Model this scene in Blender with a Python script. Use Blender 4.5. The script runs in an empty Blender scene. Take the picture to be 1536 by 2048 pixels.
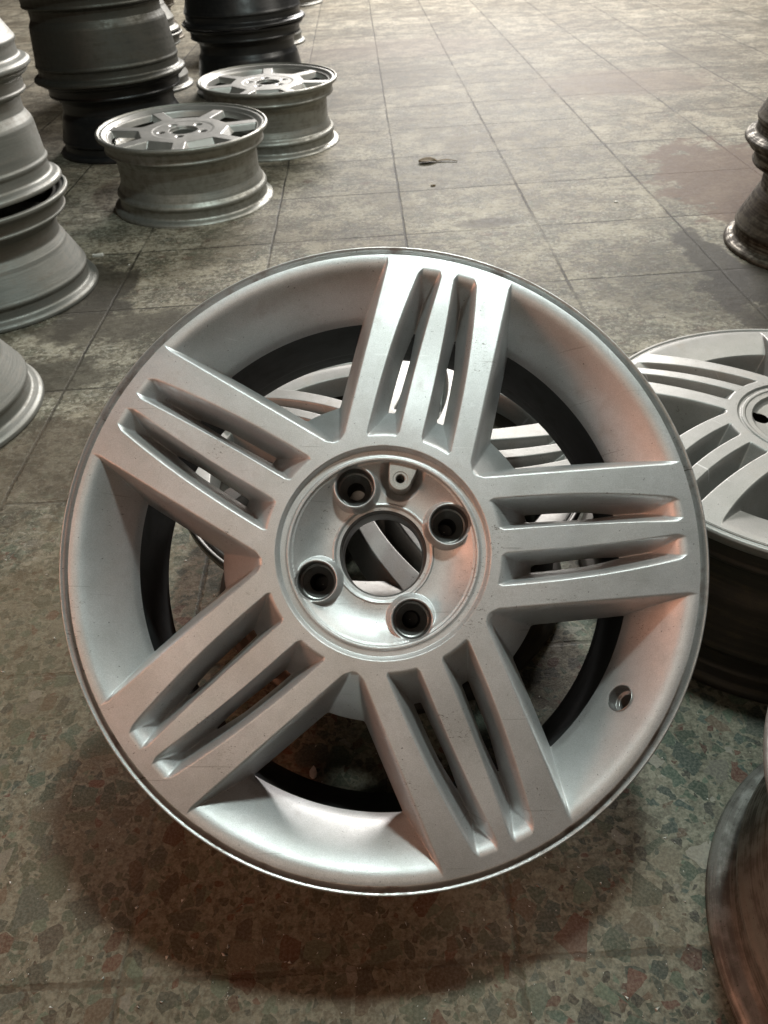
import bpy, math, random
import numpy as np
from mathutils import Matrix, Vector

scene = bpy.context.scene
C = bpy.context.collection
R = math.radians
PI = math.pi

# ------------------------------------------------------------------ camera
CAMH = 0.64
RX = (0.99792714, 0.06392871, 0.00738589)
FY = (-0.03533898, 0.64029221, -0.76731809)
UP = (-0.05378278, 0.76546653, 0.64122414)
cam_d = bpy.data.cameras.new('camera')
cam = bpy.data.objects.new('camera', cam_d)
C.objects.link(cam)
rot = Matrix((RX, FY, UP))
cam.matrix_world = Matrix.Translation((0, 0, CAMH)) @ rot.to_4x4()
cam_d.sensor_fit = 'VERTICAL'
cam_d.sensor_height = 36.0
cam_d.lens = 1538.0 / 2048.0 * 36.0
cam_d.clip_start = 0.02
cam_d.clip_end = 200
cam_d.dof.use_dof = True
cam_d.dof.focus_distance = 0.56
cam_d.dof.aperture_fstop = 20.0
scene.camera = cam

# ------------------------------------------------------------------ world, lamps and an added fill
world = bpy.data.worlds.new("World")
scene.world = world
world.use_nodes = True
wn = world.node_tree
bg = wn.nodes['Background']
bg.inputs['Color'].default_value = (0.55, 0.43, 0.34, 1)
bg.inputs['Strength'].default_value = 0.036


def area(name, loc, target, size, size_y, power, col):
    d = bpy.data.lights.new(name, 'AREA')
    d.shape = 'RECTANGLE'
    d.size = size
    d.size_y = size_y
    d.energy = power
    d.color = col
    o = bpy.data.objects.new(name, d)
    C.objects.link(o)
    o.location = loc
    o.rotation_euler = (Vector(target) - Vector(loc)).to_track_quat('-Z', 'Y').to_euler()
    return o


area('ceiling_lamp', (0.35, 0.70, 2.15), (0.2, 0.5, 0), 0.17, 0.17, 33, (0.86, 1.0, 0.96))
wl = area('left_warm_lamp', (-1.75, -0.05, 0.95), (0.05, 0.40, 0.12), 0.5, 0.5, 4.2, (1.0, 0.44, 0.27))
wl.data.spread = R(110)
area('rear_warm_lamp', (-0.75, -1.5, 2.1), (0.0, 0.4, 0.2), 1.5, 0.8, 11, (1.0, 0.78, 0.60))
area('far_lamp', (1.2, 7.6, 3.0), (0.4, 5.0, 0), 2.8, 1.2, 640, (1.0, 0.96, 0.92))
area('middle_fill', (2.6, 2.6, 2.8), (0.4, 2.4, 0), 1.2, 1.2, 66, (1.0, 0.95, 0.86))  # added light without a known source, brightens the middle of the floor

scene.view_settings.view_transform = 'Standard'
scene.view_settings.look = 'None'
scene.view_settings.gamma = 1.0
scene.view_settings.exposure = 0.0
scene.view_settings.use_curve_mapping = False


# ------------------------------------------------------------------ helpers
def tag(o, label=None, cat=None, group=None, kind=None):
    if label: o['label'] = label
    if cat: o['category'] = cat
    if group: o['group'] = group
    if kind: o['kind'] = kind
    return o


def empty(name, mat=None):
    o = bpy.data.objects.new(name, None)
    o.empty_display_size = 0.05
    C.objects.link(o)
    if mat is not None:
        o.matrix_world = mat
    return o


def mesh_np(name, V, Fq, mat, parent=None, normals=None, smooth=True):
    """V (n,3) float, Fq (m,k) int"""
    me = bpy.data.meshes.new(name)
    n, m = len(V), len(Fq)
    k = Fq.shape[1]
    me.vertices.add(n)
    me.vertices.foreach_set('co', np.ascontiguousarray(V, dtype=np.float32).ravel())
    me.loops.add(m * k)
    me.loops.foreach_set('vertex_index', np.ascontiguousarray(Fq, dtype=np.int32).ravel())
    me.polygons.add(m)
    me.polygons.foreach_set('loop_start', np.arange(0, m * k, k, dtype=np.int32))
    me.update(calc_edges=True)
    if smooth:
        me.polygons.foreach_set('use_smooth', np.ones(m, dtype=bool))
    me.materials.append(mat)
    if normals is not None:
        me.normals_split_custom_set_from_vertices(np.asarray(normals, dtype=np.float32).tolist())
    me.update()
    o = bpy.data.objects.new(name, me)
    C.objects.link(o)
    if parent is not None:
        o.parent = parent
    return o


def round_profile(P, rad=0.0007):
    """cut every corner of an open profile so that it shades as a rounded edge"""
    P = [np.array(p, float) for p in P]
    out = [P[0]]
    for i in range(1, len(P) - 1):
        a, b, c = P[i - 1], P[i], P[i + 1]
        la, lc = np.linalg.norm(a - b), np.linalg.norm(c - b)
        t = min(rad, la * 0.4, lc * 0.4)
        p0 = b + (a - b) / la * t
        p2 = b + (c - b) / lc * t
        out += [p0, 0.25 * p0 + 0.5 * b + 0.25 * p2, p2]
    out.append(P[-1])
    return out


def lathe(name, P, mat, parent, seg=160, rad=0.0007, centre=(0, 0), close=False, wob=0.0):
    P = round_profile(P, rad)
    if close:
        P = P + [P[0]]
    P = np.array(P)
    a = np.linspace(0, 2 * PI, seg, endpoint=False)
    n = len(P)
    rr = P[:, 0][:, None] * (1 + wob * np.sin(3 * a)[None, :])
    V = np.stack([rr * np.cos(a)[None, :] + centre[0], rr * np.sin(a)[None, :] + centre[1],
                  np.repeat(P[:, 1][:, None], seg, 1)], -1).reshape(-1, 3)
    i = np.arange(n - 1)[:, None]
    j = np.arange(seg)[None, :]
    j2 = (j + 1) % seg
    F = np.stack([i * seg + j, i * seg + j2, (i + 1) * seg + j2, (i + 1) * seg + j], -1).reshape(-1, 4)
    return mesh_np(name, V, F, mat, parent)


def smax(a, b, k):
    h = np.clip(0.5 + 0.5 * (a - b) / k, 0, 1)
    return b * (1 - h) + a * h + k * h * (1 - h)


def smin(a, b, k):
    return -smax(-a, -b, k)


def ramp(d, slope, rad):
    e = rad * 1.6
    return slope * np.where(d > e, d, np.where(d < -e, 0.0, (d + e) ** 2 / (4 * e)))


# ------------------------------------------------------------------ materials
class NT:
    def __init__(self, name):
        self.m = bpy.data.materials.new(name)
        self.m.use_nodes = True
        self.t = self.m.node_tree
        self.n = self.t.nodes
        self.l = self.t.links
        self.b = self.n['Principled BSDF']

    def node(self, typ, **kw):
        n = self.n.new(typ)
        for k, v in kw.items():
            setattr(n, k, v)
        return n

    def set(self, sock, v):
        if isinstance(v, bpy.types.NodeSocket):
            self.l.new(v, sock)
        else:
            sock.default_value = v

    def math(self, op, a, b=0.0, c=0.0, clamp=False):
        n = self.node('ShaderNodeMath', operation=op, use_clamp=clamp)
        self.set(n.inputs[0], a)
        self.set(n.inputs[1], b)
        self.set(n.inputs[2], c)
        return n.outputs[0]

    def mix(self, f, a, b, mode='MIX'):
        n = self.node('ShaderNodeMix', data_type='RGBA', blend_type=mode)
        self.set(n.inputs[0], f)
        self.set(n.inputs[6], a)
        self.set(n.inputs[7], b)
        return n.outputs[2]

    def coord(self):
        return self.node('ShaderNodeTexCoord').outputs['Object']

    def noise(self, vec, scale, detail=3, rough=0.55, dist=0.0, out=0):
        n = self.node('ShaderNodeTexNoise')
        self.l.new(vec, n.inputs['Vector'])
        n.inputs['Scale'].default_value = scale
        n.inputs['Detail'].default_value = detail
        n.inputs['Roughness'].default_value = rough
        n.inputs['Distortion'].default_value = dist
        return n.outputs[out]

    def scale(self, vec, s, off=(0, 0, 0)):
        n = self.node('ShaderNodeMapping')
        self.l.new(vec, n.inputs['Vector'])
        n.inputs['Scale'].default_value = s
        n.inputs['Location'].default_value = off
        return n.outputs[0]

    def step(self, v, lo, hi):
        n = self.node('ShaderNodeMapRange', interpolation_type='SMOOTHSTEP')
        self.set(n.inputs[0], v)
        n.inputs[1].default_value = lo
        n.inputs[2].default_value = hi
        n.inputs[3].default_value = 0
        n.inputs[4].default_value = 1
        return n.outputs[0]

    def bump(self, h, strength, dist, normal=None):
        n = self.node('ShaderNodeBump')
        n.inputs['Strength'].default_value = strength
        n.inputs['Distance'].default_value = dist
        self.l.new(h, n.inputs['Height'])
        if normal is not None:
            self.l.new(normal, n.inputs['Normal'])
        return n.outputs[0]


def col(*c):
    return (c[0], c[1], c[2], 1.0)


def metal_mat(name, base, rough, metallic=0.85, dirt=(0.10, 0.075, 0.05), dirt_amt=0.3, flake=0.25,
              streak=False, coat=0.0, scratches=0.0, grime_lo=0.5, grime_hi=0.75):
    t = NT(name)
    co = t.coord()
    base_c = col(*base)
    v = co
    if streak:   # rings round the barrel: coordinates (radius, height) carry the dirt, little along the turn
        sx = t.node('ShaderNodeSeparateXYZ')
        t.l.new(co, sx.inputs[0])
        v = t.scale(co, (0.9, 0.9, 34.0))
    n1 = t.noise(v, 9.0 if streak else 14.0, 7, 0.68)
    n2 = t.noise(co, 60.0, 4, 0.6)
    mot = t.step(n1, 0.3, 0.7)
    dark = (base[0] * 0.80, base[1] * 0.80, base[2] * 0.78)
    c = t.mix(mot, col(*dark), base_c)
    g = t.math('MULTIPLY', t.step(t.math('ADD', t.math('MULTIPLY', n1, 0.6), t.math('MULTIPLY', n2, 0.4)),
                                  grime_lo, grime_hi), dirt_amt)
    c = t.mix(g, c, col(*dirt))
    spk = t.step(t.noise(co, 1500.0, 1.0, 0.5), 0.35, 0.65)
    c = t.mix(t.math('MULTIPLY', spk, 0.34), c, t.mix(1.0, c, col(1.5, 1.5, 1.5), 'MULTIPLY'))
    # pits and grit
    pit = t.step(t.noise(co, 420.0, 2, 0.5), 0.715, 0.75)
    c = t.mix(t.math('MULTIPLY', pit, 0.75 * (0.4 + dirt_amt)), c, col(0.02, 0.017, 0.014))
    if scratches > 0:
        for k, (rz, th) in enumerate(((0.5, 0.735), (1.9, 0.742), (-0.7, 0.738))):
            mp = t.node('ShaderNodeMapping')
            t.l.new(co, mp.inputs['Vector'])
            mp.inputs['Rotation'].default_value = (0, 0, rz)
            mp.inputs['Scale'].default_value = (14.0, 420.0, 14.0)
            s = t.step(t.noise(mp.outputs[0], 1.0, 1.5, 0.5, 0.3), th, th + 0.03)
            c = t.mix(t.math('MULTIPLY', s, scratches), c, col(0.10, 0.085, 0.07) if k else col(0.75, 0.75, 0.74))
        # scuffs: clustered small dark nicks
        area_ = t.step(t.noise(co, 22.0, 2, 0.5), 0.62, 0.68)
        nick = t.step(t.noise(t.scale(co, (1, 2.2, 1)), 300.0, 3, 0.7, 1.0), 0.60, 0.64)
        c = t.mix(t.math('MULTIPLY', t.math('MULTIPLY', area_, nick), 0.7), c, col(0.09, 0.07, 0.055))
    t.l.new(c, t.b.inputs['Base Color'])
    t.b.inputs['Metallic'].default_value = metallic
    r = t.math('ADD', t.math('MULTIPLY', n2, 0.12), rough - 0.05)
    r = t.math('ADD', r, t.math('MULTIPLY', g, 0.35), clamp=True)
    t.l.new(r, t.b.inputs['Roughness'])
    t.b.inputs['Coat Weight'].default_value = coat
    t.b.inputs['Coat Roughness'].default_value = 0.16
    nb = t.bump(t.noise(co, 2600.0, 1.5, 0.5), flake, 0.00020)
    nb = t.bump(t.noise(co, 190.0, 3, 0.5), 0.18, 0.0004, nb)
    if streak:
        nb = t.bump(n1, 0.25, 0.0012, nb)
    t.l.new(nb, t.b.inputs['Normal'])
    return t.m


M_SILVER = metal_mat('silver_paint', (0.545, 0.545, 0.55), 0.45, 0.72, (0.20, 0.14, 0.10), 0.36, 0.65, coat=0.15,
                     scratches=0.28, grime_lo=0.52, grime_hi=0.72)
M_SILVER2 = metal_mat('pale_silver_paint', (0.24, 0.235, 0.225), 0.46, 0.6, (0.22, 0.16, 0.11), 0.35, 0.45, coat=0.06,
                      scratches=0.3)
M_LIP = metal_mat('worn_lip_paint', (0.50, 0.50, 0.50), 0.36, 0.8, (0.16, 0.11, 0.08), 0.6, 0.6, coat=0.2,
                  scratches=0.9, grime_lo=0.50, grime_hi=0.62)
M_FACE = metal_mat('old_silver_paint', (0.36, 0.355, 0.34), 0.42, 0.7, (0.20, 0.16, 0.12), 0.5, 0.4, coat=0.1)
M_INNER = metal_mat('black_paint_and_hole_shade', (0.010, 0.011, 0.012), 0.6, 0.0, (0.03, 0.027, 0.024), 0.35, 0.15)  # paint of the barrel inside; in the bolt holes it stands for shade
M_SEAT = metal_mat('bare_seat_metal', (0.26, 0.255, 0.25), 0.36, 0.8, (0.03, 0.025, 0.02), 0.6, 0.3)
M_TAB = metal_mat('tab_paint', (0.42, 0.41, 0.39), 0.5, 0.6, (0.12, 0.09, 0.07), 0.4, 0.5)
M_ALU = metal_mat('dull_aluminium', (0.33, 0.33, 0.305), 0.42, 0.75, (0.12, 0.10, 0.075), 0.65, 0.25, streak=True,
                  grime_lo=0.42, grime_hi=0.66)
M_ALU2 = metal_mat('grey_painted_barrel', (0.20, 0.20, 0.185), 0.48, 0.6, (0.16, 0.13, 0.10), 0.5, 0.25, streak=True,
                   grime_lo=0.46, grime_hi=0.7)
M_DARK = metal_mat('dark_grey_barrel', (0.085, 0.085, 0.075), 0.42, 0.6, (0.05, 0.043, 0.03), 0.7, 0.25, streak=True,
                   grime_lo=0.42, grime_hi=0.66)
M_BLACK = metal_mat('black_barrel', (0.016, 0.017, 0.018), 0.33, 0.1, (0.045, 0.042, 0.036), 0.5, 0.2, streak=True,
                    grime_lo=0.45, grime_hi=0.7)
M_RUSTY = metal_mat('grimy_barrel', (0.17, 0.15, 0.12), 0.40, 0.7, (0.028, 0.020, 0.013), 0.92, 0.3, streak=True,
                    grime_lo=0.40, grime_hi=0.56)
M_STREAK = metal_mat('streaked_barrel', (0.36, 0.35, 0.33), 0.42, 0.65, (0.05, 0.042, 0.034), 0.7, 0.3, streak=True,
                    grime_lo=0.42, grime_hi=0.58)
M_SOOT = metal_mat('soot_covered_barrel', (0.045, 0.04, 0.033), 0.5, 0.5, (0.10, 0.08, 0.05), 0.6, 0.3, streak=True,
                   grime_lo=0.48, grime_hi=0.66)


def simple_mat(name, base, rough=0.7, var=0.3, scale=120):
    t = NT(name)
    co = t.coord()
    n = t.noise(co, scale, 4, 0.6)
    c = t.mix(t.step(n, 0.3, 0.7), col(*[b * (1 - var) for b in base]), col(*base))
    t.l.new(c, t.b.inputs['Base Color'])
    t.b.inputs['Roughness'].default_value = rough
    t.l.new(t.bump(n, 0.4, 0.002), t.b.inputs['Normal'])
    return t.m


# ------------------------------------------------------------------ floor
def floor_mat():
    t = NT('terrazzo_tiles')
    co = t.coord()
    sep = t.node('ShaderNodeSeparateXYZ')
    t.l.new(co, sep.inputs[0])
    X, Y = sep.outputs[0], sep.outputs[1]
    # warped coordinate for organic edges
    wv = t.noise(co, 9.0, 3, 0.55, out=1)
    wsub = t.node('ShaderNodeVectorMath', operation='SUBTRACT')
    t.l.new(wv, wsub.inputs[0])
    wsub.inputs[1].default_value = (0.5, 0.5, 0.5)
    wsc = t.node('ShaderNodeVectorMath', operation='SCALE')
    t.l.new(wsub.outputs[0], wsc.inputs[0])
    wsc.inputs['Scale'].default_value = 0.006
    wadd = t.node('ShaderNodeVectorMath', operation='ADD')
    t.l.new(co, wadd.inputs[0])
    t.l.new(wsc.outputs[0], wadd.inputs[1])
    wco = wadd.outputs[0]
    w2 = t.noise(co, 75.0, 2, 0.5, out=1)
    ws2 = t.node('ShaderNodeVectorMath', operation='SUBTRACT')
    t.l.new(w2, ws2.inputs[0]); ws2.inputs[1].default_value = (0.5, 0.5, 0.5)
    wk2 = t.node('ShaderNodeVectorMath', operation='SCALE')
    t.l.new(ws2.outputs[0], wk2.inputs[0]); wk2.inputs['Scale'].default_value = 0.006
    wa2 = t.node('ShaderNodeVectorMath', operation='ADD')
    t.l.new(wco, wa2.inputs[0]); t.l.new(wk2.outputs[0], wa2.inputs[1])
    chipco = t.scale(wa2.outputs[0], (1, 1, 0))

    def vor(vec, scale, feature='F1', rnd=1.0):
        n = t.node('ShaderNodeTexVoronoi', feature=feature)
        t.l.new(vec, n.inputs['Vector'])
        n.inputs['Scale'].default_value = scale
        n.inputs['Randomness'].default_value = rnd
        return n

    def chips(scale, off, pick_lo, edge_lo, edge_hi):
        v = t.scale(chipco, (1, 1, 0), off)
        a = vor(v, scale)
        e = vor(v, scale, 'DISTANCE_TO_EDGE')
        cs = t.node('ShaderNodeSeparateColor')
        t.l.new(a.outputs['Color'], cs.inputs[0])
        pick = t.math('GREATER_THAN', cs.outputs[0], pick_lo)
        ed = t.step(e.outputs['Distance'], edge_lo, edge_hi)
        return t.math('MULTIPLY', pick, ed), cs.outputs[1], cs.outputs[2]

    def chip_colour(sel, val):
        r = t.node('ShaderNodeValToRGB')
        r.color_ramp.interpolation = 'CONSTANT'
        el = r.color_ramp.elements
        el[0].position = 0; el[0].color = col(0.052, 0.088, 0.068)
        el[1].position = 0.26; el[1].color = col(0.045, 0.075, 0.070)
        for p, c in ((0.46, (0.10, 0.150, 0.110)), (0.63, (0.115, 0.042, 0.032)), (0.71, (0.04, 0.042, 0.04)),
                     (0.80, (0.15, 0.14, 0.11)), (0.90, (0.11, 0.075, 0.055)), (0.96, (0.27, 0.26, 0.23))):
            e = el.new(p); e.color = col(*c)
        t.l.new(sel, r.inputs[0])
        m = t.math('ADD', t.math('MULTIPLY', val, 0.6), 0.55)
        cc = t.node('ShaderNodeVectorMath', operation='SCALE')
        t.l.new(r.outputs[0], cc.inputs[0]); t.l.new(m, cc.inputs['Scale'])
        return cc.outputs[0]

    # cement matrix
    nm = t.noise(co, 160.0, 4, 0.65)
    nl = t.noise(co, 3.2, 4, 0.6)
    c = t.mix(t.step(nm, 0.35, 0.66), col(0.105, 0.102, 0.078), col(0.27, 0.262, 0.21))
    for scale, off, pick, lo, hi in ((150, (3.1, 1.7, 0), 0.5, 0.12, 0.16), (85, (0.3, 5.2, 0), 0.62, 0.10, 0.115),
                                     (56, (7.7, 2.2, 0), 0.62, 0.08, 0.09), (38, (1.9, 8.2, 0), 0.86, 0.08, 0.088)):
        mk, s1, s2 = chips(scale, off, pick, lo, hi)
        c = t.mix(mk, c, chip_colour(s1, s2))
    # fine grit mottling over all
    fine = t.noise(co, 420.0, 3, 0.6)
    c = t.mix(0.32, c, t.mix(t.step(fine, 0.35, 0.68), col(0.045, 0.045, 0.035), col(0.27, 0.26, 0.21)))
    # dusty, trodden film that hides the chips further into the hall
    d1 = t.noise(t.scale(co, (1.0, 1.0, 1.0)), 11.0, 6, 0.68)
    d2 = t.noise(co, 75.0, 5, 0.7, 0.5)
    far = t.step(Y, 0.35, 1.1)
    dust = t.math('ADD', t.math('MULTIPLY', d1, 0.55), t.math('MULTIPLY', d2, 0.45))
    film = t.mix(t.step(dust, 0.45, 0.56), col(0.095, 0.080, 0.057), col(0.30, 0.275, 0.215))
    light = t.step(t.math('ADD', t.math('MULTIPLY', d2, 0.7), t.math('MULTIPLY', nm, 0.3)), 0.53, 0.66)
    film = t.mix(t.math('MULTIPLY', light, 0.6), film, col(0.36, 0.34, 0.29))
    d3 = t.noise(t.scale(co, (0.7, 1.3, 1.0)), 46.0, 7, 0.8, 0.5)
    film = t.mix(t.math('MULTIPLY', t.step(d3, 0.53, 0.59), 0.62), film, col(0.38, 0.36, 0.31))
    film = t.mix(t.math('MULTIPLY', t.step(t.math('SUBTRACT', 1.0, d3), 0.54, 0.60), 0.62), film, col(0.060, 0.050, 0.038))
    d4 = t.noise(co, 150.0, 4, 0.75, 0.8)
    film = t.mix(t.math('MULTIPLY', t.step(d4, 0.56, 0.60), 0.7), film, col(0.50, 0.48, 0.42))
    film = t.mix(t.math('MULTIPLY', t.step(t.math('SUBTRACT', 1.0, d4), 0.58, 0.63), 0.6), film, col(0.05, 0.042, 0.032))
    bl = t.noise(co, 2.3, 6, 0.7, 0.6)
    film = t.mix(t.math('MULTIPLY', t.step(bl, 0.52, 0.60), 0.45), film, col(0.085, 0.068, 0.048))
    fa = t.math('MULTIPLY', far, t.math('ADD', 0.62, t.math('MULTIPLY', t.step(d1, 0.35, 0.6), 0.33)))
    near_film = t.math('MULTIPLY', t.step(t.noise(co, 5.0, 5, 0.65), 0.50, 0.66), 0.25)
    fa = t.math('MAXIMUM', fa, near_film)
    c = t.mix(fa, c, film)
    # tone varies from place to place
    c = t.mix(0.65, c, t.mix(t.step(nl, 0.3, 0.7), col(0.62, 0.57, 0.50), col(1.0, 0.99, 0.95)), 'MULTIPLY')

    # tiles
    def cell(axis, off, size):
        return t.math('DIVIDE', t.math('SUBTRACT', axis, off), size)
    ws = t.node('ShaderNodeSeparateXYZ'); t.l.new(wco, ws.inputs[0])
    u = cell(ws.outputs[0], 0.0755, 0.3025)
    v = cell(ws.outputs[1], 1.740, 0.3025)
    comb = t.node('ShaderNodeCombineXYZ')
    t.l.new(t.math('FLOOR', u), comb.inputs[0]); t.l.new(t.math('FLOOR', v), comb.inputs[1])
    wh = t.node('ShaderNodeTexWhiteNoise', noise_dimensions='2D')
    t.l.new(comb.outputs[0], wh.inputs['Vector'])
    tone = t.math('ADD', t.math('MULTIPLY', wh.outputs['Value'], 0.28), 0.80)
    sc = t.node('ShaderNodeVectorMath', operation='SCALE')
    t.l.new(c, sc.inputs[0]); t.l.new(tone, sc.inputs['Scale'])
    c = sc.outputs[0]
    du = t.math('MULTIPLY', t.math('SUBTRACT', 0.5, t.math('ABSOLUTE', t.math('SUBTRACT', t.math('FRACT', u), 0.5))), 0.3025)
    dv = t.math('MULTIPLY', t.math('SUBTRACT', 0.5, t.math('ABSOLUTE', t.math('SUBTRACT', t.math('FRACT', v), 0.5))), 0.3025)
    dmin = t.math('MINIMUM', du, dv)
    gw = t.math('SUBTRACT', dmin, t.math('MULTIPLY', t.math('SUBTRACT', t.noise(co, 130.0, 3, 0.6), 0.5), 0.006))
    gw = t.math('SUBTRACT', gw, t.math('MULTIPLY', t.step(t.noise(co, 30.0, 3, 0.6), 0.60, 0.75), 0.003))
    grout = t.math('SUBTRACT', 1.0, t.step(gw, 0.0012, 0.0034))
    gstr = t.math('ADD', 0.35, t.math('MULTIPLY', t.step(t.noise(co, 4.5, 3, 0.6), 0.36, 0.56), 0.6))
    grout = t.math('MULTIPLY', t.math('MULTIPLY', grout, gstr), t.math('ADD', 0.55, t.math('MULTIPLY', t.step(Y, 0.5, 1.2), 0.45)))
    halo = t.math('MULTIPLY', t.math('SUBTRACT', 1.0, t.step(dmin, 0.0, 0.028)), t.step(t.noise(co, 13.0, 4, 0.65), 0.5, 0.72))
    c = t.mix(t.math('MULTIPLY', halo, 0.55), c, col(0.07, 0.058, 0.042))
    c = t.mix(grout, c, col(0.018, 0.015, 0.011))

    sp = vor(t.scale(co, (1, 1, 0)), 9.0)
    sr = t.node('ShaderNodeSeparateColor'); t.l.new(sp.outputs['Color'], sr.inputs[0])
    spd = t.math('ADD', sp.outputs['Distance'], t.math('MULTIPLY', t.math('SUBTRACT', t.noise(co, 60.0, 3, 0.6), 0.5), 0.16))
    spot = t.math('MULTIPLY', t.math('GREATER_THAN', sr.outputs[0], 0.45), t.math('SUBTRACT', 1.0, t.step(spd, 0.03, 0.07)))
    c = t.mix(t.math('MULTIPLY', spot, 0.75), c, t.mix(t.math('GREATER_THAN', sr.outputs[1], 0.35), col(0.5, 0.48, 0.42), col(0.03, 0.024, 0.018)))
    # stains and tints of their own shape, some of them painted shadow or warm light: (x, y, rx, ry, colour, strength)
    ed = t.noise(co, 13.0, 6, 0.7)
    def stain(c, x, y, rx, ry, colr, st, soft=0.25, jag=1.6):  # also lays the painted shadow and warm light
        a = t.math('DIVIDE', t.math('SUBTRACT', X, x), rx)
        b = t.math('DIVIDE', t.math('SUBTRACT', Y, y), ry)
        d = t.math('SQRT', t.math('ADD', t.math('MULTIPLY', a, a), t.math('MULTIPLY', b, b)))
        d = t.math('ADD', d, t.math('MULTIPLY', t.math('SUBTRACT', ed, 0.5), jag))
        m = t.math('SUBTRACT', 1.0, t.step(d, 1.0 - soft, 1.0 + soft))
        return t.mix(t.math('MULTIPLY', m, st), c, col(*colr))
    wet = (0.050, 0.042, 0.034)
    for s in STAINS_AND_LIGHT:
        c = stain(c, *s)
    t.l.new(c, t.b.inputs['Base Color'])
    rg = t.math('ADD', 0.42, t.math('MULTIPLY', d2, 0.34))
    rg = t.math('ADD', rg, t.math('MULTIPLY', fa, 0.08))
    t.l.new(rg, t.b.inputs['Roughness'])
    t.b.inputs['Specular IOR Level'].default_value = 0.22
    h = t.math('SUBTRACT', t.math('ADD', t.math('MULTIPLY', d2, 0.5), t.math('MULTIPLY', d3, 0.7)), t.math('MULTIPLY', grout, 1.2))
    nb = t.bump(h, 0.45, 0.0035)
    nb = t.bump(nm, 0.15, 0.0012, nb)
    t.l.new(nb, t.b.inputs['Normal'])
    return t.m


STAINS_AND_LIGHT = [
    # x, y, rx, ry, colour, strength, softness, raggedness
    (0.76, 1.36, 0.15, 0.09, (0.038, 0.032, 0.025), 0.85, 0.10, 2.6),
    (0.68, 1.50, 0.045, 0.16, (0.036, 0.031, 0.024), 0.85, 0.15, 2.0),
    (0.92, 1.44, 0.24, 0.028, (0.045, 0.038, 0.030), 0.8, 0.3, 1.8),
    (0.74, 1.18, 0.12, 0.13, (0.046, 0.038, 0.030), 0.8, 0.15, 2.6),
    (0.92, 1.95, 0.20, 0.34, (0.105, 0.062, 0.042), 0.75, 0.15, 2.4),  # brownish shadow of the right-hand stack, put into the floor colour
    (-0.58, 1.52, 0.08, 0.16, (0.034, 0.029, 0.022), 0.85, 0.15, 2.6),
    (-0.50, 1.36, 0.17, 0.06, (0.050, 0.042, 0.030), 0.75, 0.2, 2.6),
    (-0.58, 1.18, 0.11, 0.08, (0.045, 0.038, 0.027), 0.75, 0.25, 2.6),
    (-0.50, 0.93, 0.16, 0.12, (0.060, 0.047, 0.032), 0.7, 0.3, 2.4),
    (-0.40, 0.60, 0.12, 0.18, (0.105, 0.076, 0.042), 0.45, 0.35, 2.2),  # warm light left of the tilted wheel, painted on the floor
    (-0.15, 0.28, 0.32, 0.15, (0.110, 0.064, 0.030), 0.35, 0.35, 1.8),  # broad brown tint before the tilted wheel
    (0.42, 6.05, 0.50, 0.12, (0.15, 0.095, 0.07), 0.75, 0.2, 1.8),
    (0.27, 1.78, 0.08, 0.03, (0.045, 0.036, 0.028), 0.7, 0.3, 2.0),
    (0.95, 3.1, 0.30, 0.22, (0.14, 0.105, 0.08), 0.6, 0.35, 2.2),
    (0.10, 4.1, 0.50, 0.25, (0.14, 0.11, 0.09), 0.4, 0.35, 2.4),
]

fv = np.array([(-9, -3, 0), (9, -3, 0), (9, 14, 0), (-9, 14, 0)], float)
floor = mesh_np('floor', fv, np.array([[0, 1, 2, 3]]), floor_mat(), smooth=False)
tag(floor, kind='structure')


# ------------------------------------------------------------------ wheel faces as turned and cut castings
def grid_face(fn, RMAX, step):
    """evaluate fn on a grid (mm); returns verts, quads, normals, class per quad"""
    n = int(math.ceil(RMAX / step)) + 2
    ax = np.arange(-n, n + 1) * step
    X, Y = np.meshgrid(ax, ax, indexing='ij')
    z, hf, cls = fn(X, Y)
    gx, gy = np.gradient(z, step)
    hx, hy = np.gradient(hf, step)
    solid = hf > 0
    q = solid[:-1, :-1] | solid[1:, :-1] | solid[1:, 1:] | solid[:-1, 1:]
    # keep a quad if any corner is solid; move its outside corners back to the edge
    g2 = hx * hx + hy * hy + 1e-6
    mv = np.where(~solid, (0 - hf) / g2, 0)
    mx, my = mv * hx, mv * hy
    ml = np.hypot(mx, my)
    lim = np.minimum(1.0, 1.4 * step / np.maximum(ml, 1e-9))
    Xn, Yn = X + mx * lim, Y + my * lim
    zn = z + gx * mx * lim + gy * my * lim
    idx = np.arange(X.size).reshape(X.shape)
    Q = np.stack([idx[:-1, :-1], idx[1:, :-1], idx[1:, 1:], idx[:-1, 1:]], -1)[q]
    cl = cls[:-1, :-1][q]
    V = np.stack([Xn, Yn, zn], -1).reshape(-1, 3) / 1000.0
    N = np.stack([-gx, -gy, np.ones_like(gx)], -1)
    N /= np.linalg.norm(N, axis=-1, keepdims=True)
    return V, Q, N.reshape(-1, 3), cl


def sub(V, Q, N):
    u, inv = np.unique(Q.ravel(), return_inverse=True)
    return V[u], inv.reshape(Q.shape), N[u]


PHASE = 0.08439


def local(X, Y, ph, n, bend=None):
    r = np.hypot(X, Y) + 1e-6
    th = np.arctan2(Y, X) - ph
    if bend is not None:
        th = th + bend(r)
    k = np.round(th / (2 * PI / n))
    a = th - k * 2 * PI / n
    return r, r * np.cos(a), r * np.sin(a), (k.astype(int) % n)


HUBP = [(0, -12), (31, -1.6), (33.6, -1.2), (34.6, -0.2), (36.5, 0.2), (38.5, -0.8), (44, -0.6), (50, 0.6), (56, 3.2), (60, 6.4),
        (63.2, 10.4), (64.0, 11.0), (64.8, 11.2), (65.2, 12.8), (67.2, 13.1), (67.8, 12.2), (69.0, 11.9),
        (72.4, 12.1), (73.6, 15.0), (74.6, 16.4)]


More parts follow.
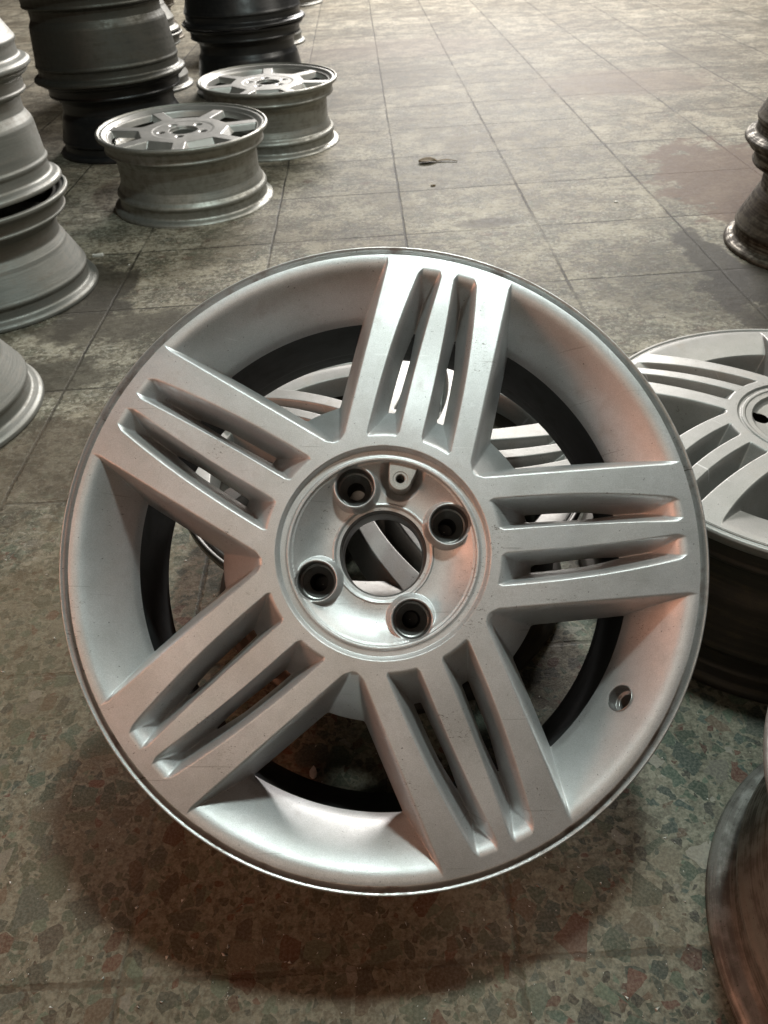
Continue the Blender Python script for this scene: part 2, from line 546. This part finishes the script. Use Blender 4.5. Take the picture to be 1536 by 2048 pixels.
def F_main(r):
    return 17.3 - 9.3 * (r / 214.0) ** 2.6


LUG_A = [PHASE + R(18.4 + 90 * k) for k in range(4)]
TAB_A = PHASE + R(72.0)
VALVE_A = PHASE + R(-36.0)


VR, VD = 197.0, 20.0
VZ = F_main(VR) - 0.72 * VD - 0.024 * VD * VD
VS = math.atan(0.72 + 0.048 * VD)
V_P = np.array([VR * math.cos(VALVE_A), VR * math.sin(VALVE_A), VZ])
V_N = np.array([-math.sin(VS) * math.cos(VALVE_A), -math.sin(VS) * math.sin(VALVE_A), math.cos(VS)])


def axis_dist(X, Y, Z):
    dx, dy, dz = X - V_P[0], Y - V_P[1], Z - V_P[2]
    t = dx * V_N[0] + dy * V_N[1] + dz * V_N[2]
    return np.sqrt(np.maximum(dx * dx + dy * dy + dz * dz - t * t, 0))


def face_main(X, Y):
    r, x, y, k = local(X, Y, PHASE, 5)
    ay = np.abs(y)
    F = F_main(r)
    h_s = F - ramp(ay - 47.6, 4.3, 1.5)
    h_h = F - ramp(r - 85.5, 1.45, 1.2)
    dd = np.maximum(217.0 - r, 0)
    h_d = F - ramp(217.0 - r, 0.72, 3.5) - 0.024 * dd * dd - ramp(187.5 - r, 3.0, 1.0)
    z = smax(h_s, h_h, 5.0)
    z = smax(z, h_d, 2.2)
    z = np.minimum(z, F)
    mid = np.clip((13.0 - ay) / 3.0, 0, 1)
    z = z - np.where((x > 80) & (x < 211), 2.6 * np.sin(PI * np.clip((x - 84) / 124.0, 0, 1)) ** 2 * mid * mid * (3 - 2 * mid), 0)
    # slots between the ribs
    yi = 9.6 - 4.0 * (x - 80) / 130.0
    yo = 29.2 - 8.2 * (np.clip(x - 95, 0, 200) / 114.0) ** 2
    lat = np.interp(x, [150, 210], [5.4, 2.3])
    d1 = lat * ramp(ay - yi, 1.0, 1.0)
    d2 = lat * ramp(yo - ay, 1.0, 1.0)
    d3 = ramp(r - 83.6, 1.55, 1.2)
    d4 = ramp(209.8 - r, 1.35, 3.0) + 0.028 * np.maximum(209.8 - r, 0) ** 2
    # round the inner end in plan
    dep = smin(smin(d1, d2, 3.0), smin(d3, d4, 3.0), 3.5)
    dep = np.clip(dep, 0, 80)
    slot = (x > 60) & (ay < 40)
    z = np.where(slot, np.minimum(z, F - dep), z)
    thr = np.where(slot & (ay < 38) & (r < 199) & (r > 90), -25.0, -38.0)
    hf = z - thr
    # hub recess
    zr = np.interp(r, [p[0] for p in HUBP], [p[1] for p in HUBP])
    zr = np.where((r > 36) & (r < 63.5), -0.6 + 11.6 * (np.maximum(r - 37, 0) / 26.5) ** 2.2, zr)
    z = np.where(r < 74.6, np.minimum(z, zr), z)
    for a in LUG_A:
        q = np.hypot(X - 50.8 * math.cos(a), Y - 50.8 * math.sin(a))
        lid = 8.8 - ramp(q - 15.2, 3.2, 0.5) - ramp(13.9 - q, 3.0, 0.4)
        z = np.where((q < 21) & (r < 70), smax(z, lid, 0.6), z)
        z = np.where(q < 14.5, np.minimum(z, lid), z)
        hf = np.minimum(hf, (q - 13.0) * 4)
    q = np.hypot(X - 52.0 * math.cos(TAB_A), Y - 52.0 * math.sin(TAB_A))
    pit = -9.0 + ramp(q - 8.5, 2.0, 3.0)
    z = np.where((r < 64) & (r > 35), smin(z, pit, 2.0), z)
    hf = np.minimum(hf, (r - 31.2) * 4)
    q = axis_dist(X, Y, z)
    z = z - np.where(q < 16, ramp(10.8 - q, 0.5, 0.5), 0)
    hf = np.minimum(hf, (q - 9.4) * 2.5)
    hf = np.minimum(hf, (222.4 - r) * 4)
    cls = np.where(r < 84.0, 0, np.where(((h_s > h_d + 0.0) & (r < 213)) & (ay < 62), k + 1, 6))
    return z, hf, cls


THROUGH = False


def face_curved(X, Y):
    """five groups of three S-curved ribs, closed dish between the groups"""
    r, x, y, k = local(X, Y, 0.0, 5, bend=lambda r: -0.26 * np.clip((r - 66) / 134.0, 0, 1.02) ** 0.85)
    ay = np.abs(y)
    F = 10.0 - 8.0 * (r / 200.0) ** 2.4
    h_s = F - ramp(ay - 45.0 - 0.03 * (x - 70), 3.4, 0.9)
    h_h = F - ramp(r - 80.0, 1.4, 1.2)
    dd = np.maximum(197.0 - r, 0)
    h_d = F - ramp(197.0 - r, 0.24, 3.0) - 0.0016 * dd * dd
    h_d = h_d - ramp((178.0 if THROUGH else 158.0) - r, 6, 0.7)
    z = np.minimum(smax(smax(h_s, h_h, 4.0), h_d, 2.0), F)
    yi = 7.5 + 0 * x
    yo = 26.5 - 5.0 * (np.clip(x - 90, 0, 200) / 100.0) ** 2
    d1, d2 = ramp(ay - yi, 3.8, 0.7), ramp(yo - ay, 3.8, 0.7)
    d3 = ramp(r - 80, 1.3, 1.0)
    d4 = ramp(193 - r, 0.55, 1.5) + 0.004 * np.maximum(193 - r, 0) ** 2
    dep = np.clip(smin(smin(d1, d2, 2.5), smin(d3, d4, 3), 3), 0, 30)
    slot = (x > 55) & (ay < 38)
    z = np.where(slot, np.minimum(z, F - dep), z)
    hf = z + (24.0 if THROUGH else 40.0)
    P = [(0, -12), (31, -4), (33, -3), (34, -1.5), (40, -1.5), (50, 0), (53, 2.5), (54, 6.0), (60.5, 6.2), (61.2, 7.6), (64.5, 7.8), (65, 6.6), (67.5, 6.6), (69, 10)]
    zr = np.interp(r, [p[0] for p in P], [p[1] for p in P])
    z = np.where(r < 69, np.minimum(z, zr), z)
    for j in range(4):
        a = 0.5 + j * PI / 2
        q = np.hypot(X - 45 * math.cos(a), Y - 45 * math.sin(a))
        hf = np.minimum(hf, (q - 8.5) * 4)
    hf = np.minimum(hf, (r - 29) * 4)
    hf = np.minimum(hf, (202.5 - r) * 4)
    return z, hf, np.zeros_like(k)


def make_windows(nwin, RO, z0, w_in=16.0, r1=100, r2=176, dish=0.0):
    def fn(X, Y):
        r, x, y, k = local(X, Y, 0.2, nwin)
        ay = np.abs(y)
        F = z0 + dish * (r / RO) ** 2 * 10 - ramp(RO - 9 - r, 0.9, 1.0) + ramp(RO - 17 - r, 0.9, 1.0)
        hw = r * math.tan(PI / nwin) - w_in - 0.035 * r
        d1 = ramp(hw - ay, 2.6, 0.8)
        d2 = ramp(x - r1, 1.3, 1.0)
        d3 = ramp(r2 - r, 2.6, 1.0)
        dep = np.clip(smin(d1, smin(d2, d3, 4), 4), 0, 60)
        z = F - dep
        hf = (z - F) + 15.0
        zr = np.interp(r, [0, 27, 33, 34, 70, 75], [-8, -8, -8, -1.5, -1.0, 0]) + z0 - 9 * 0
        z = np.where(r < 75, np.minimum(z, zr + (F - z0)), z)
        for j in range(5):
            a = 0.4 + j * 2 * PI / 5
            q = np.hypot(X - 52 * math.cos(a), Y - 52 * math.sin(a))
            z = z - np.where(q < 13, ramp(11 - q, 0.5, 0.4), 0)
            hf = np.minimum(hf, (q - 7.0) * 4)
        hf = np.minimum(hf, (r - 29) * 4)
        hf = np.minimum(hf, (RO - r) * 4)
        return z, hf, np.zeros_like(k)
    return fn


# ------------------------------------------------------------------ barrels (radius, height) seen from outside, front at z = 0
def barrel_profile(Rf, Rr, W, style=0):
    s = {0: (0.046, 0.085, 0.034), 1: (0.040, 0.11, 0.030), 2: (0.034, 0.07, 0.022)}[style]
    o = [(Rf - 0.006, 0.0010), (Rf - 0.0015, 0.0), (Rf, -0.003), (Rf - 0.001, -0.0075), (Rf - 0.006, -0.0115),
         (Rf - 0.013, -0.0135), (Rf - 0.0155, -0.018), (Rf - 0.0165, -0.033), (Rf - 0.0140, -0.0365), (Rf - 0.0155, -0.040),
         (Rf - 0.030, -0.046), (Rf - s[0] + 0.004, -0.058), (Rf - s[0] + 0.004, -s[1]),
         (Rf - s[2], -s[1] - 0.014), (Rf - s[2] + 0.002, -s[1] - 0.020)]
    o += [(Rr - 0.0175, -W + 0.047), (Rr - 0.0145, -W + 0.042), (Rr - 0.0150, -W + 0.038), (Rr - 0.0185, -W + 0.034),
          (Rr - 0.0180, -W + 0.018), (Rr - 0.0150, -W + 0.0145), (Rr - 0.006, -W + 0.012), (Rr - 0.0010, -W + 0.008),
          (Rr, -W + 0.003), (Rr - 0.0015, -W), (Rr - 0.0055, -W)]
    i = [(Rr - 0.0085, -W + 0.005), (Rr - 0.0200, -W + 0.010), (Rr - 0.0245, -W + 0.040), (Rr - 0.030, -W + 0.060),
         (Rf - s[0] - 0.002, -s[1] - 0.010), (Rf - s[0] - 0.002, -0.050), (Rf - 0.034, -0.040), (Rf - 0.023, -0.030),
         (Rf - 0.0205, -0.012), (Rf - 0.012, -0.0055)]
    return o + i


def barrel(name, Rf, Rr, W, mat, parent, style=0, seg=144):
    return lathe(name, barrel_profile(Rf, Rr, W, style), mat, parent, seg=seg, rad=0.0016, close=True)


GROUP_STACK = 'loose alloy wheels standing in stacks on the floor'
GROUP_PAIR = 'single silver alloy wheels lying face up behind'

# ================================================================== THE MAIN WHEEL
mc = Vector((-0.0065, 0.4024, 0.2654))
mu = Vector((0.99795434, -0.04141639, -0.04870146))
mv_ = Vector((0.06339776, 0.73928403, 0.67040275))
mn = Vector((0.00823856, -0.6721189, 0.7403974))
mm = Matrix((mu, mv_, mn)).transposed().to_4x4()
mm.translation = mc
main = empty('alloy_wheel', mm)
tag(main, 'large silver wheel with five triple-ribbed spokes, propped tilted in the centre',
    'car wheel', 'ribbed silver alloy wheels in the foreground')

V, Q, N, cl = grid_face(face_main, 226.0, 0.5)
for k, nm in ((0, 'hub'), (6, 'rim_face'), (1, 'spoke'), (2, 'spoke'), (3, 'spoke'), (4, 'spoke'), (5, 'spoke')):
    v_, q_, n_ = sub(V, Q[cl == k], N)
    mesh_np(nm, v_, q_, M_SILVER, main, normals=n_)
del V, Q, N, cl

# outer lip: a ridge, a groove, then the raised face
f222 = F_main(222.0) / 1000
lathe('rim_lip', [(0.2218, f222 - 0.001), (0.2225, f222 - 0.0005), (0.2236, 0.0005), (0.2246, -0.0022), (0.2264, -0.0022), (0.2276, 0.0022),
                  (0.2298, 0.0040), (0.2310, 0.0018), (0.2312, -0.0030), (0.2300, -0.0065), (0.2240, -0.0105),
                  (0.2165, -0.0120), (0.2155, -0.016)], M_LIP, main, seg=256, rad=0.0007)
# barrel: black inside, dull outside
W = 0.168
lathe('barrel', [(0.2155, -0.016), (0.2140, -0.032), (0.2165, -0.036), (0.2140, -0.040), (0.2000, -0.050), (0.1965, -0.075),
                 (0.1965, -0.110), (0.2010, -0.118), (0.2020, -W + 0.040), (0.2040, -W + 0.036), (0.2010, -W + 0.032),
                 (0.2015, -W + 0.014), (0.2120, -W + 0.011), (0.2160, -W + 0.006), (0.2150, -W), (0.2080, -W)],
      M_ALU, main, seg=192, rad=0.0015)
lathe('barrel_inside', [(0.2080, -W), (0.2055, -W + 0.004), (0.1985, -W + 0.008), (0.1985, -W + 0.022), (0.1955, -W + 0.028),
                        (0.1955, -W + 0.040), (0.1915, -0.118), (0.1905, -0.075), (0.1903, -0.048), (0.1893, -0.0425)],
      M_INNER, main, seg=192, rad=0.0015)
# centre bore and mounting pad
bore = lathe('centre_bore', [(0.0314, -0.0016), (0.0312, -0.0030), (0.0306, -0.006), (0.0306, -0.010), (0.0298, -0.011), (0.0298, -0.044),
                             (0.036, -0.046), (0.070, -0.046), (0.074, -0.036)], M_SEAT, main, seg=128, rad=0.0004)
for a in LUG_A:
    x0, y0 = 0.0508 * math.cos(a), 0.0508 * math.sin(a)
    s = lathe('lug_hole', [(0.0132, 0.0078), (0.0128, 0.0060), (0.0126, -0.0050), (0.0112, -0.0054), (0.0108, -0.0070), (0.0085, -0.0105),
                           (0.0066, -0.0135)], M_SEAT, main, seg=64, rad=0.0004, centre=(x0, y0))
    lathe('bolt_bore', [(0.0066, -0.0135), (0.0063, -0.0150), (0.0062, -0.0455)] + ([] if a == LUG_A[1] else [(0.0003, -0.0457)]),  # black lining, mostly capped at the back, stands for shade in the holes
          M_INNER, s, seg=48, rad=0.0003, centre=(x0, y0))
vh = lathe('valve_hole', [(0.0101, 0.0002), (0.0096, 0.0006), (0.0092, -0.0005), (0.0090, -0.0080), (0.0064, -0.0085),
                          (0.0060, -0.0100), (0.0058, -0.0200), (0.0002, -0.0205)], M_SEAT, main, seg=64, rad=0.0004)
vh.rotation_euler = Vector(V_N).to_track_quat('Z', 'Y').to_euler()
vh.location = Vector(V_P / 1000.0)


# screw tab at the top of the hub recess: rounded tongue with a hole
def tab_mesh():
    ca, sa = math.cos(TAB_A), math.sin(TAB_A)
    hole = 0.0031
    w = 0.0082
    cx_ = 0.0535
    seg = 48
    outer, inner = [], []
    for i in range(seg):
        a = 2 * PI * i / seg
        dx, dy = math.cos(a), math.sin(a)
        if dx > 0.05:      # towards the recess wall: flared straight sides
            sc_ = min(0.0125 / dx, (w + 0.0028 * dx) / max(abs(dy), 1e-4))
            ox, oy = dx * sc_, dy * sc_
        else:
            ox, oy = dx * w, dy * w
        outer.append((cx_ + ox, oy))
        inner.append((cx_ + dx * hole, dy * hole))
    zt = 0.0105
    rings = [([(cx_ + (px - cx_) * 1.10, py * 1.10) for px, py in outer], zt - 0.018),
             (outer, zt - 0.0009), ([(cx_ + (px - cx_) * 0.93, py * 0.93) for px, py in outer], zt),
             ([(cx_ + (px - cx_) * 1.75, py * 1.75) for px, py in inner], zt),
             ([(cx_ + (px - cx_) * 1.62, py * 1.62) for px, py in inner], zt - 0.0005),
             ([(cx_ + (px - cx_) * 1.18, py * 1.18) for px, py in inner], zt - 0.0005),
             (inner, zt - 0.0012), (inner, zt - 0.018)]
    V = []
    for ring, z in rings:
        for px, py in ring:
            V.append((px * ca - py * sa, px * sa + py * ca, z))
    F = []
    for r_ in range(len(rings) - 1):
        for i in range(seg):
            j = (i + 1) % seg
            F.append((r_ * seg + i, r_ * seg + j, (r_ + 1) * seg + j, (r_ + 1) * seg + i))
    return np.array(V), np.array(F)


tv, tf = tab_mesh()
tb = mesh_np('screw_tab', tv, tf[:, ::-1], M_TAB, main, smooth=False)
for p_ in tb.data.polygons:
    p_.use_smooth = False
# dark bottom under the tab hole
lathe('screw_hole', [(0.0033, 0.0090), (0.0032, -0.008), (0.0002, -0.0085)], M_INNER, tb, seg=32, rad=0.0002,
      centre=(0.0535 * math.cos(TAB_A), 0.0535 * math.sin(TAB_A)))

# ================================================================== CURVED-RIB WHEELS (under the main one, and to its right)
def curved_face_mesh(through, sil, w):
    global THROUGH
    THROUGH = through
    Vc, Qc, Nc, _ = grid_face(face_curved, 205.0, 0.8)
    vc, qc, nc = sub(Vc, Qc, Nc)
    return mesh_np('spoked_face', vc, qc, sil, w, normals=nc)



def curved_wheel(loc, rz, label, Rr, Wd, bmat, lipmat, sil, through):
    w = empty('alloy_wheel', Matrix.Translation(loc) @ Matrix.Rotation(rz, 4, 'Z'))
    tag(w, label, 'car wheel', 'ribbed silver alloy wheels in the foreground')
    f = curved_face_mesh(through, sil, w)
    lathe('rim_lip', [(0.2015, 0.0022), (0.2030, 0.0004), (0.2045, 0.0003), (0.2058, 0.0020), (0.2080, 0.0022), (0.2098, 0.0002), (0.2100, -0.0040),
                      (0.2085, -0.0080), (0.2030, -0.0110)], lipmat, w, seg=192, rad=0.0006)
    P = barrel_profile(0.2095, Rr, Wd)
    P = [p for p in P if not (p[1] > -0.0100)]
    b = lathe('barrel', P, bmat, w, seg=160, rad=0.0016)
    return w


wB = curved_wheel((-0.004, 0.650, 0.170), R(129), 'silver wheel lying flat beneath the tilted wheel, seen through its gaps',
                  0.200, 0.170, M_SOOT, M_SILVER2, M_SILVER2, True)
wC = curved_wheel((0.4252, 0.632, 0.188), R(124), 'silver wheel with curved ribs lying face up on a black barrel at the right edge',
                  0.208, 0.188, M_SOOT, M_SILVER2, M_SILVER2, False)

# ================================================================== OTHER WHEELS
faces_cache = {}


def windows_face(key, nwin, RO, w_in, r1, r2, step, mat):
    if key not in faces_cache:
        V, Q, N, _ = grid_face(make_windows(nwin, RO, -3.0, w_in, r1, r2), RO + 3, step)
        v_, q_, n_ = sub(V, Q, N)
        o = mesh_np('spoked_face', v_, q_, mat, None, normals=n_)
        faces_cache[key] = o.data
        return o
    o = bpy.data.objects.new('spoked_face', faces_cache[key])
    C.objects.link(o)
    return o


def stack_wheel(x, y, z0, Rf, Rr, W, bmat, fmat, label, group, tilt=(0, 0), rz=0.0, style=0, key='low', cat='car wheel', face=None):
    """a wheel lying face up: z0 is the height its rear flange rests on"""
    M_ = Matrix.Translation((x, y, z0)) @ Matrix.Rotation(tilt[0], 4, 'X') @ Matrix.Rotation(tilt[1], 4, 'Y') @ Matrix.Rotation(rz, 4, 'Z') @ Matrix.Translation((0, 0, W))
    w = empty('alloy_wheel', M_)
    tag(w, label, cat, group)
    barrel('barrel', Rf, Rr, W, bmat, w, style)
    RO = 197.0
    f = face(fmat) if face else windows_face(key + fmat.name, 7, RO, 16, 100, 172, 2.2, fmat)
    f.parent = w
    s = (Rf - 0.0065) / (RO / 1000.0)
    f.scale = (s, s, 1)
    return w


# two silver wheels lying single, face up
face_hi = lambda fmat: windows_face('hi' + fmat.name, 7, 197.0, 15.0, 102, 176, 1.0, fmat)
f1 = stack_wheel(-0.4545, 2.088, 0.0, 0.210, 0.205, 0.182, M_ALU, M_FACE,
                 'nearer of the two silver wheels lying single and face up at upper left', GROUP_PAIR, tilt=(R(1.5), R(1.5)), rz=0.55, style=1, face=face_hi)
f2 = stack_wheel(-0.2860, 2.595, 0.0, 0.2085, 0.205, 0.182, M_ALU, M_FACE,
                 'farther of the two single silver wheels, standing against the black stack', GROUP_PAIR, tilt=(R(1), R(1.5)), rz=0.1, style=1, face=face_hi)

# stack beside the left edge
stack_wheel(-0.800, 1.562, 0.0, 0.209, 0.216, 0.196, M_ALU2, M_SILVER2,
            'grey wheel standing on the floor at the bottom of the tall left edge stack', GROUP_STACK, tilt=(R(0), R(0)))
stack_wheel(-0.806, 1.565, 0.2035, 0.209, 0.2085, 0.194, M_ALU2, M_SILVER2,
            'grey wheel second from the floor in the tall stack on the left edge', GROUP_STACK, tilt=(R(-1.5), R(-1.6)), style=2)
stack_wheel(-0.803, 1.565, 0.404, 0.205, 0.212, 0.190, M_ALU2, M_SILVER2,
            'pale grey wheel third from the floor in the tall stack on the left edge', GROUP_STACK, tilt=(0, 0))
# nearest left wheel
stack_wheel(-0.7645, 1.073, 0.0, 0.205, 0.212, 0.190, M_ALU2, M_SILVER2,
            'nearest grey wheel on the left edge, only its lower flange showing', GROUP_STACK)
# dark stack behind
stack_wheel(-0.760, 2.690, 0.0, 0.212, 0.212, 0.205, M_BLACK, M_BLACK,
            'black wheel at the bottom of the thick dark stack behind the nearer single silver wheel', GROUP_STACK)
stack_wheel(-0.760, 2.680, 0.207, 0.215, 0.224, 0.225, M_DARK, M_DARK,
            'dark olive grey wheel in the middle of the thick dark stack', GROUP_STACK, style=2)
stack_wheel(-0.758, 2.684, 0.434, 0.215, 0.224, 0.21, M_BLACK, M_BLACK,
            'black wheel on the dark olive grey wheel, cut by the top edge', GROUP_STACK)
# black stack behind the far silver wheel
stack_wheel(-0.430, 3.430, 0.0, 0.222, 0.222, 0.225, M_BLACK, M_BLACK,
            'glossy black wheel at the bottom of the stack behind the farther single silver wheel', GROUP_STACK)
stack_wheel(-0.430, 3.430, 0.228, 0.222, 0.232, 0.225, M_BLACK, M_DARK,
            'black wheel with brownish lower flange on top of the glossy black wheel', GROUP_STACK)
# glimpses between and behind
stack_wheel(-0.905, 3.58, 0.0, 0.205, 0.212, 0.190, M_ALU2, M_SILVER2,
            'grey wheel on the floor half hidden between the two dark stacks', GROUP_STACK)
stack_wheel(-0.925, 3.60, 0.193, 0.205, 0.212, 0.190, M_ALU2, M_SILVER2,
            'grey wheel on top of the half hidden wheel between the two dark stacks', GROUP_STACK)
stack_wheel(-1.15, 4.85, 0.0, 0.205, 0.212, 0.190, M_RUSTY, M_SILVER2,
            'brown stained wheel far behind in the gap between the two dark stacks', GROUP_STACK)
stack_wheel(-0.480, 4.47, 0.0, 0.205, 0.212, 0.190, M_ALU2, M_SILVER2,
            'pale wheel on the floor just showing right of the black stack', GROUP_STACK)
stack_wheel(-0.480, 4.47, 0.193, 0.205, 0.212, 0.190, M_ALU2, M_SILVER2,
            'pale wheel resting on the wheel just right of the black stack, near the top edge', GROUP_STACK)
stack_wheel(-0.430, 5.92, 0.0, 0.205, 0.212, 0.190, M_ALU2, M_SILVER2,
            'farthest wheel, a pale one at the top edge beyond the black stack', GROUP_STACK)
# right-hand stack
stack_wheel(0.934, 1.532, 0.0, 0.197, 0.203, 0.196, M_RUSTY, M_SILVER2,
            'brown grimy wheel at the bottom of the stack on the upper right edge', GROUP_STACK)
stack_wheel(0.930, 1.530, 0.1985, 0.200, 0.203, 0.19, M_RUSTY, M_SILVER2,
            'grimy wheel resting on the brown bottom wheel of the upper right stack', GROUP_STACK)
# bottom right wheel
stack_wheel(0.423, 0.200, 0.0, 0.205, 0.203, 0.190, M_STREAK, M_SILVER2,
            'dirt streaked wheel cut by the lower right corner, its bare barrel towards the viewer', GROUP_STACK)

# ================================================================== small things on the floor
M_LEAF = simple_mat('dry_leaf', (0.16, 0.11, 0.045), 0.8, 0.55, 160)
M_PAPER = simple_mat('white_scrap', (0.62, 0.60, 0.55), 0.7, 0.2, 200)


def leaf():
    n, m = 22, 7
    V = []
    for i in range(n):
        s = i / (n - 1)
        wdt = 0.003 + 0.013 * math.sin(PI * min(1, s / 0.44)) ** 0.6 if s < 0.44 else 0.0050 * (1 - s) + 0.0026
        cx_ = -0.054 + 0.108 * s
        cy_ = 0.004 * math.sin(s * 3.0) - 0.030 * max(0, s - 0.72) ** 1.3
        zc = 0.003 + (0.004 * math.sin(PI * s / 0.44) if s < 0.44 else 0.004 * math.sin(PI * (s - 0.44) / 0.56))
        for j in range(m):
            t = (j / (m - 1) - 0.5) * 2
            V.append((cx_, cy_ + wdt * t, zc + 0.009 * t * t * (1 if s < 0.45 else 0.1) + 0.0010 * math.sin(13 * s + 5 * t)))
    F = [(i * m + j, (i + 1) * m + j, (i + 1) * m + j + 1, i * m + j + 1) for i in range(n - 1) for j in range(m - 1)]
    o = mesh_np('dry_leaf', np.array(V), np.array(F), M_LEAF)
    md = o.modifiers.new('thick', 'SOLIDIFY'); md.thickness = 0.0012
    return o


lf = leaf()
lf.location = (0.198, 2.278, 0.001)
lf.scale = (1, 1.15, 0.5)
lf.rotation_euler = (0, 0, R(-4))
tag(lf, 'curled brown dry leaf with a stalk lying beside a tile joint', 'leaf')


def scrap(name, loc, size, rz, label, seed):
    rnd = np.random.default_rng(seed)
    a = np.linspace(0, 2 * PI, 9, endpoint=False)
    rr = 0.8 + 0.35 * rnd.random(9)
    top = np.c_[np.cos(a) * rr * size[0], np.sin(a) * rr * size[1], np.full(9, size[2]) * (0.7 + 0.5 * rnd.random(9))]
    bot = top * [1.08, 1.08, 0]
    V = np.vstack([bot, top, [[0, 0, size[2] * 1.1]]])
    F4 = np.array([(i, (i + 1) % 9, 9 + (i + 1) % 9, 9 + i) for i in range(9)] + [(9 + i, 9 + (i + 1) % 9, 18, 18) for i in range(9)])
    me = bpy.data.meshes.new(name)
    me.from_pydata(V.tolist(), [], [tuple(f) if f[2] != f[3] else tuple(f[:3]) for f in F4.tolist()])
    me.materials.append(M_PAPER)
    o = bpy.data.objects.new(name, me); C.objects.link(o)
    o.location = loc; o.rotation_euler = (0, 0, rz)
    tag(o, label, 'debris')
    return o


CAMV = np.array([0, 0, CAMH])


def floor_pt(px, py):
    d = np.array([RX, FY, UP]) @ np.array([px - 768.0, -(py - 1024.0), -1538.0])
    t_ = -CAMH / d[2]
    return (d[0] * t_, d[1] * t_, 0.0)


scrap('cigarette_butt', floor_pt(196, 512), (0.013, 0.0035, 0.005), 0.12, 'short white stub lying on the dark stain beside the left stack', 1)
scrap('paint_flake', floor_pt(627, 1546), (0.0035, 0.007, 0.001), 0.1, 'small white triangular flake on the floor seen through the lower gap of the tilted wheel', 2)
scrap('paint_flake', floor_pt(1232, 404), (0.005, 0.004, 0.002), 0.6, 'tiny white flake alone on the grey tiles left of the upper right stack', 3)

scrap('stone_crumb', floor_pt(866, 372), (0.006, 0.004, 0.003), 0.3, 'dark crumb on the tile just below the dry leaf', 4).data.materials[0] = M_LEAF
scrap('paint_flake', floor_pt(258, 1360 - 830), (0.003, 0.002, 0.001), 0.9, 'pin-sized pale flake right of the white stub', 5)

# grit: too many crumbs to count
rnd = np.random.default_rng(7)
gv, gf = [], []
for i in range(650):
    if i < 330:
        px, py = rnd.uniform(0, 1536), rnd.uniform(1300, 2040)
    else:
        px, py = rnd.uniform(0, 1536), rnd.uniform(420, 1300)
    x, y, _ = floor_pt(px, py)
    s = 0.0004 + 0.0011 * rnd.random() ** 3
    b = len(gv)
    p = rnd.normal(size=(4, 3)) * s
    p[:, 2] = np.abs(p[:, 2])
    gv += (p + [x, y, 0]).tolist()
    gf += [(b, b + 1, b + 2), (b, b + 2, b + 3), (b, b + 3, b + 1), (b + 1, b + 3, b + 2)]
gr = mesh_np('grit', np.array(gv), np.array(gf), M_PAPER, smooth=False)
tag(gr, 'pale grit scattered thinly over the terrazzo', 'grit', kind='stuff')
